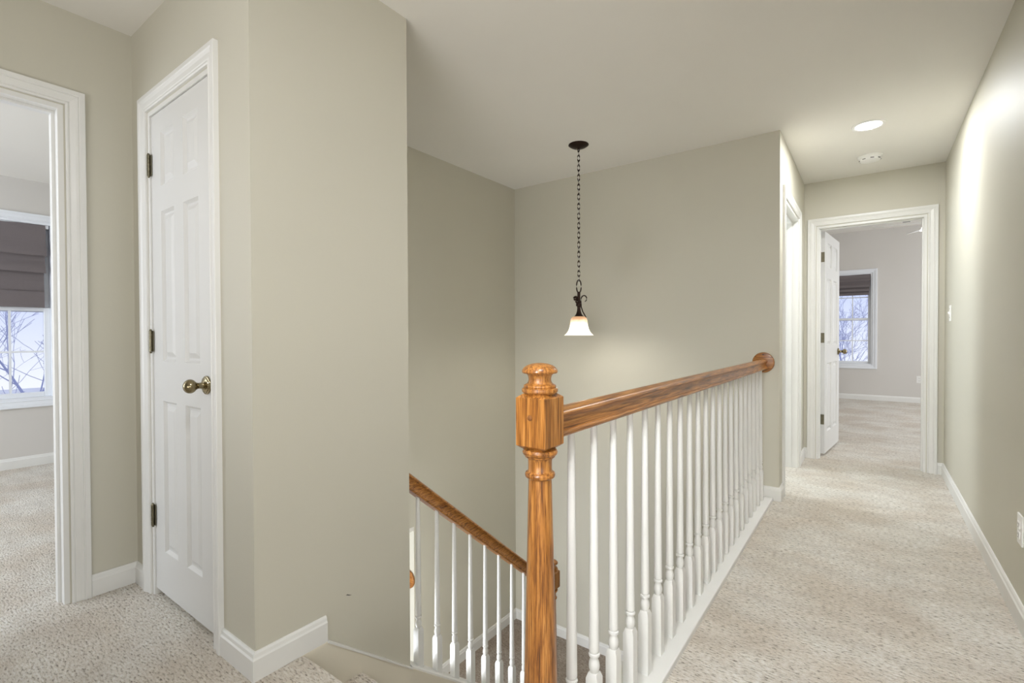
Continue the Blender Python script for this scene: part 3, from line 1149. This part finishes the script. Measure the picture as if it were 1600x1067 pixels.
# ------------------------------------------------------------------ outlets and switch
def plate(name, loc, u, d, label, cat, kind):
    e = empty(name, loc, label, cat)
    TT = local((0, 0, 0), u, d)
    mb = MB(TT)
    mb.box(-0.035, 0.035, 0, 0.006, -0.0575, 0.0575, 0.002, 2)
    mb.build('cover_plate', M['plastic'], e)
    if kind == 'outlet':
        for dz in (0.0195, -0.0195):
            mb = MB(TT)
            mb.box(-0.0165, 0.0165, 0.006, 0.009, dz - 0.014, dz + 0.014, 0.003, 2)
            r__ = mb.build('receptacle', M['plastic'], e)
            mb = MB(TT)
            mb.box(-0.0075, -0.0055, 0.0088, 0.0094, dz - 0.003, dz + 0.006)
            mb.box(0.0055, 0.0075, 0.0088, 0.0094, dz - 0.002, dz + 0.006)
            mb.box(-0.002, 0.002, 0.0088, 0.0094, dz - 0.010, dz - 0.006)
            mb.build('slots', M['dark'], r__)
    else:
        mb = MB(TT)
        rg = [[(-0.005, 0.0055, -0.012), (0.005, 0.0055, -0.012), (0.005, 0.0055, 0.012), (-0.005, 0.0055, 0.012)],
              [(-0.004, 0.017, 0.002), (0.004, 0.017, 0.002), (0.004, 0.017, 0.011), (-0.004, 0.017, 0.011)]]
        mb.sweep(rg)
        mb.build('toggle', M['plastic'], e)
        for dz in (0.031, -0.031):
            MB(TT).lathe([(0.003, 0.006), (0.003, 0.0072), (0.001, 0.0075)], c=(0, 0, dz), axis='y', seg=10).build('screw', M['nickel'], e)
    return e


plate('light_switch', (XR, 4.70, 1.25), (0, 1, 0), (-1, 0, 0), 'white toggle light switch on the hall wall near the end doorway', 'switch', 'switch')
plate('wall_outlet', (XR, 2.615, 0.36), (0, 1, 0), (-1, 0, 0), 'white wall outlet low on the right hall wall by the picture edge', 'outlet', 'outlet')
plate('wall_outlet', (0.62, YW, 0.376), (1, 0, 0), (0, -1, 0), 'white wall outlet low on the far bedroom wall right of the window', 'outlet', 'outlet')

# small black scuff on the tan wall
mb = MB()
mb.sweep([[(XA + 0.0, 1.093 + a, 0.125 - a * 0.35 + b) for a, b in ((0, 0), (0.006, 0.004), (0.014, 0.002), (0.026, 0.0), (0.014, -0.001), (0.005, 0.0008))],
          [(XA + 0.0008, 1.093 + a, 0.125 - a * 0.35 + b) for a, b in ((0, 0), (0.006, 0.004), (0.014, 0.002), (0.026, 0.0), (0.014, -0.001), (0.005, 0.0008))]])
tag(mb.build('scuff_mark', M['dark']), 'tiny black scuff low on the tan wall above the baseboard end', 'mark')


# ------------------------------------------------------------------ outside
slab('ground_outside', M['ground'], (-60, -6.2, -30, 40, -3.6, -3.4), (-6.2, 30, 10.6, 60, -3.6, -3.4))


def bare_tree(loc, h, seed, label, spread=0.9):
    rnd = random.Random(seed)
    mb = MB()

    def grow(p_, d, ln, r__, lv):
        n_ = 4
        pts, rad = [p_.copy()], [r__]
        q = p_.copy()
        dd = d.copy()
        for i in range(n_):
            dd = (dd + Vector((rnd.uniform(-1, 1), rnd.uniform(-1, 1), rnd.uniform(-0.4, 0.7))) * 0.16).normalized()
            q = q + dd * ln / n_
            pts.append(q.copy())
            rad.append(max(r__ * (1 - 0.45 * (i + 1) / n_), 0.004))
        mb.tube(pts, rad, 5 if lv < 2 else 3)
        if lv >= 6:
            return
        for i in range(3 if lv < 2 else rnd.choice((2, 3))):
            nd = (dd + Vector((rnd.uniform(-1, 1), rnd.uniform(-1, 1), rnd.uniform(-0.5, 0.8))) * spread).normalized()
            grow(pts[rnd.randint(2, n_)], nd, ln * rnd.uniform(0.6, 0.85), rad[-1] * 0.8, lv + 1)

    grow(Vector((0, 0, 0)), Vector((0, 0, 1)), h * 0.27, h * 0.009, 0)
    return tag(mb.build('bare_tree', M['bark'], None, loc), label, 'tree', 'bare winter trees outside the windows')


for sd_, (x, y, h, lb) in enumerate(((-11.6, 1.75, 8.6, 'bare winter tree standing nearest outside the left bedroom window'),
                                   (-17.0, 2.9, 9.5, 'bare winter tree further off outside the left bedroom window'),
                                   (-1.3, 17.5, 7.4, 'bare winter tree standing nearest outside the end bedroom window'),
                                   (-1.1, 22.5, 9.5, 'bare winter tree further off outside the end bedroom window'))):
    bare_tree((x, y, -3.41), h, 31 + sd_, lb)
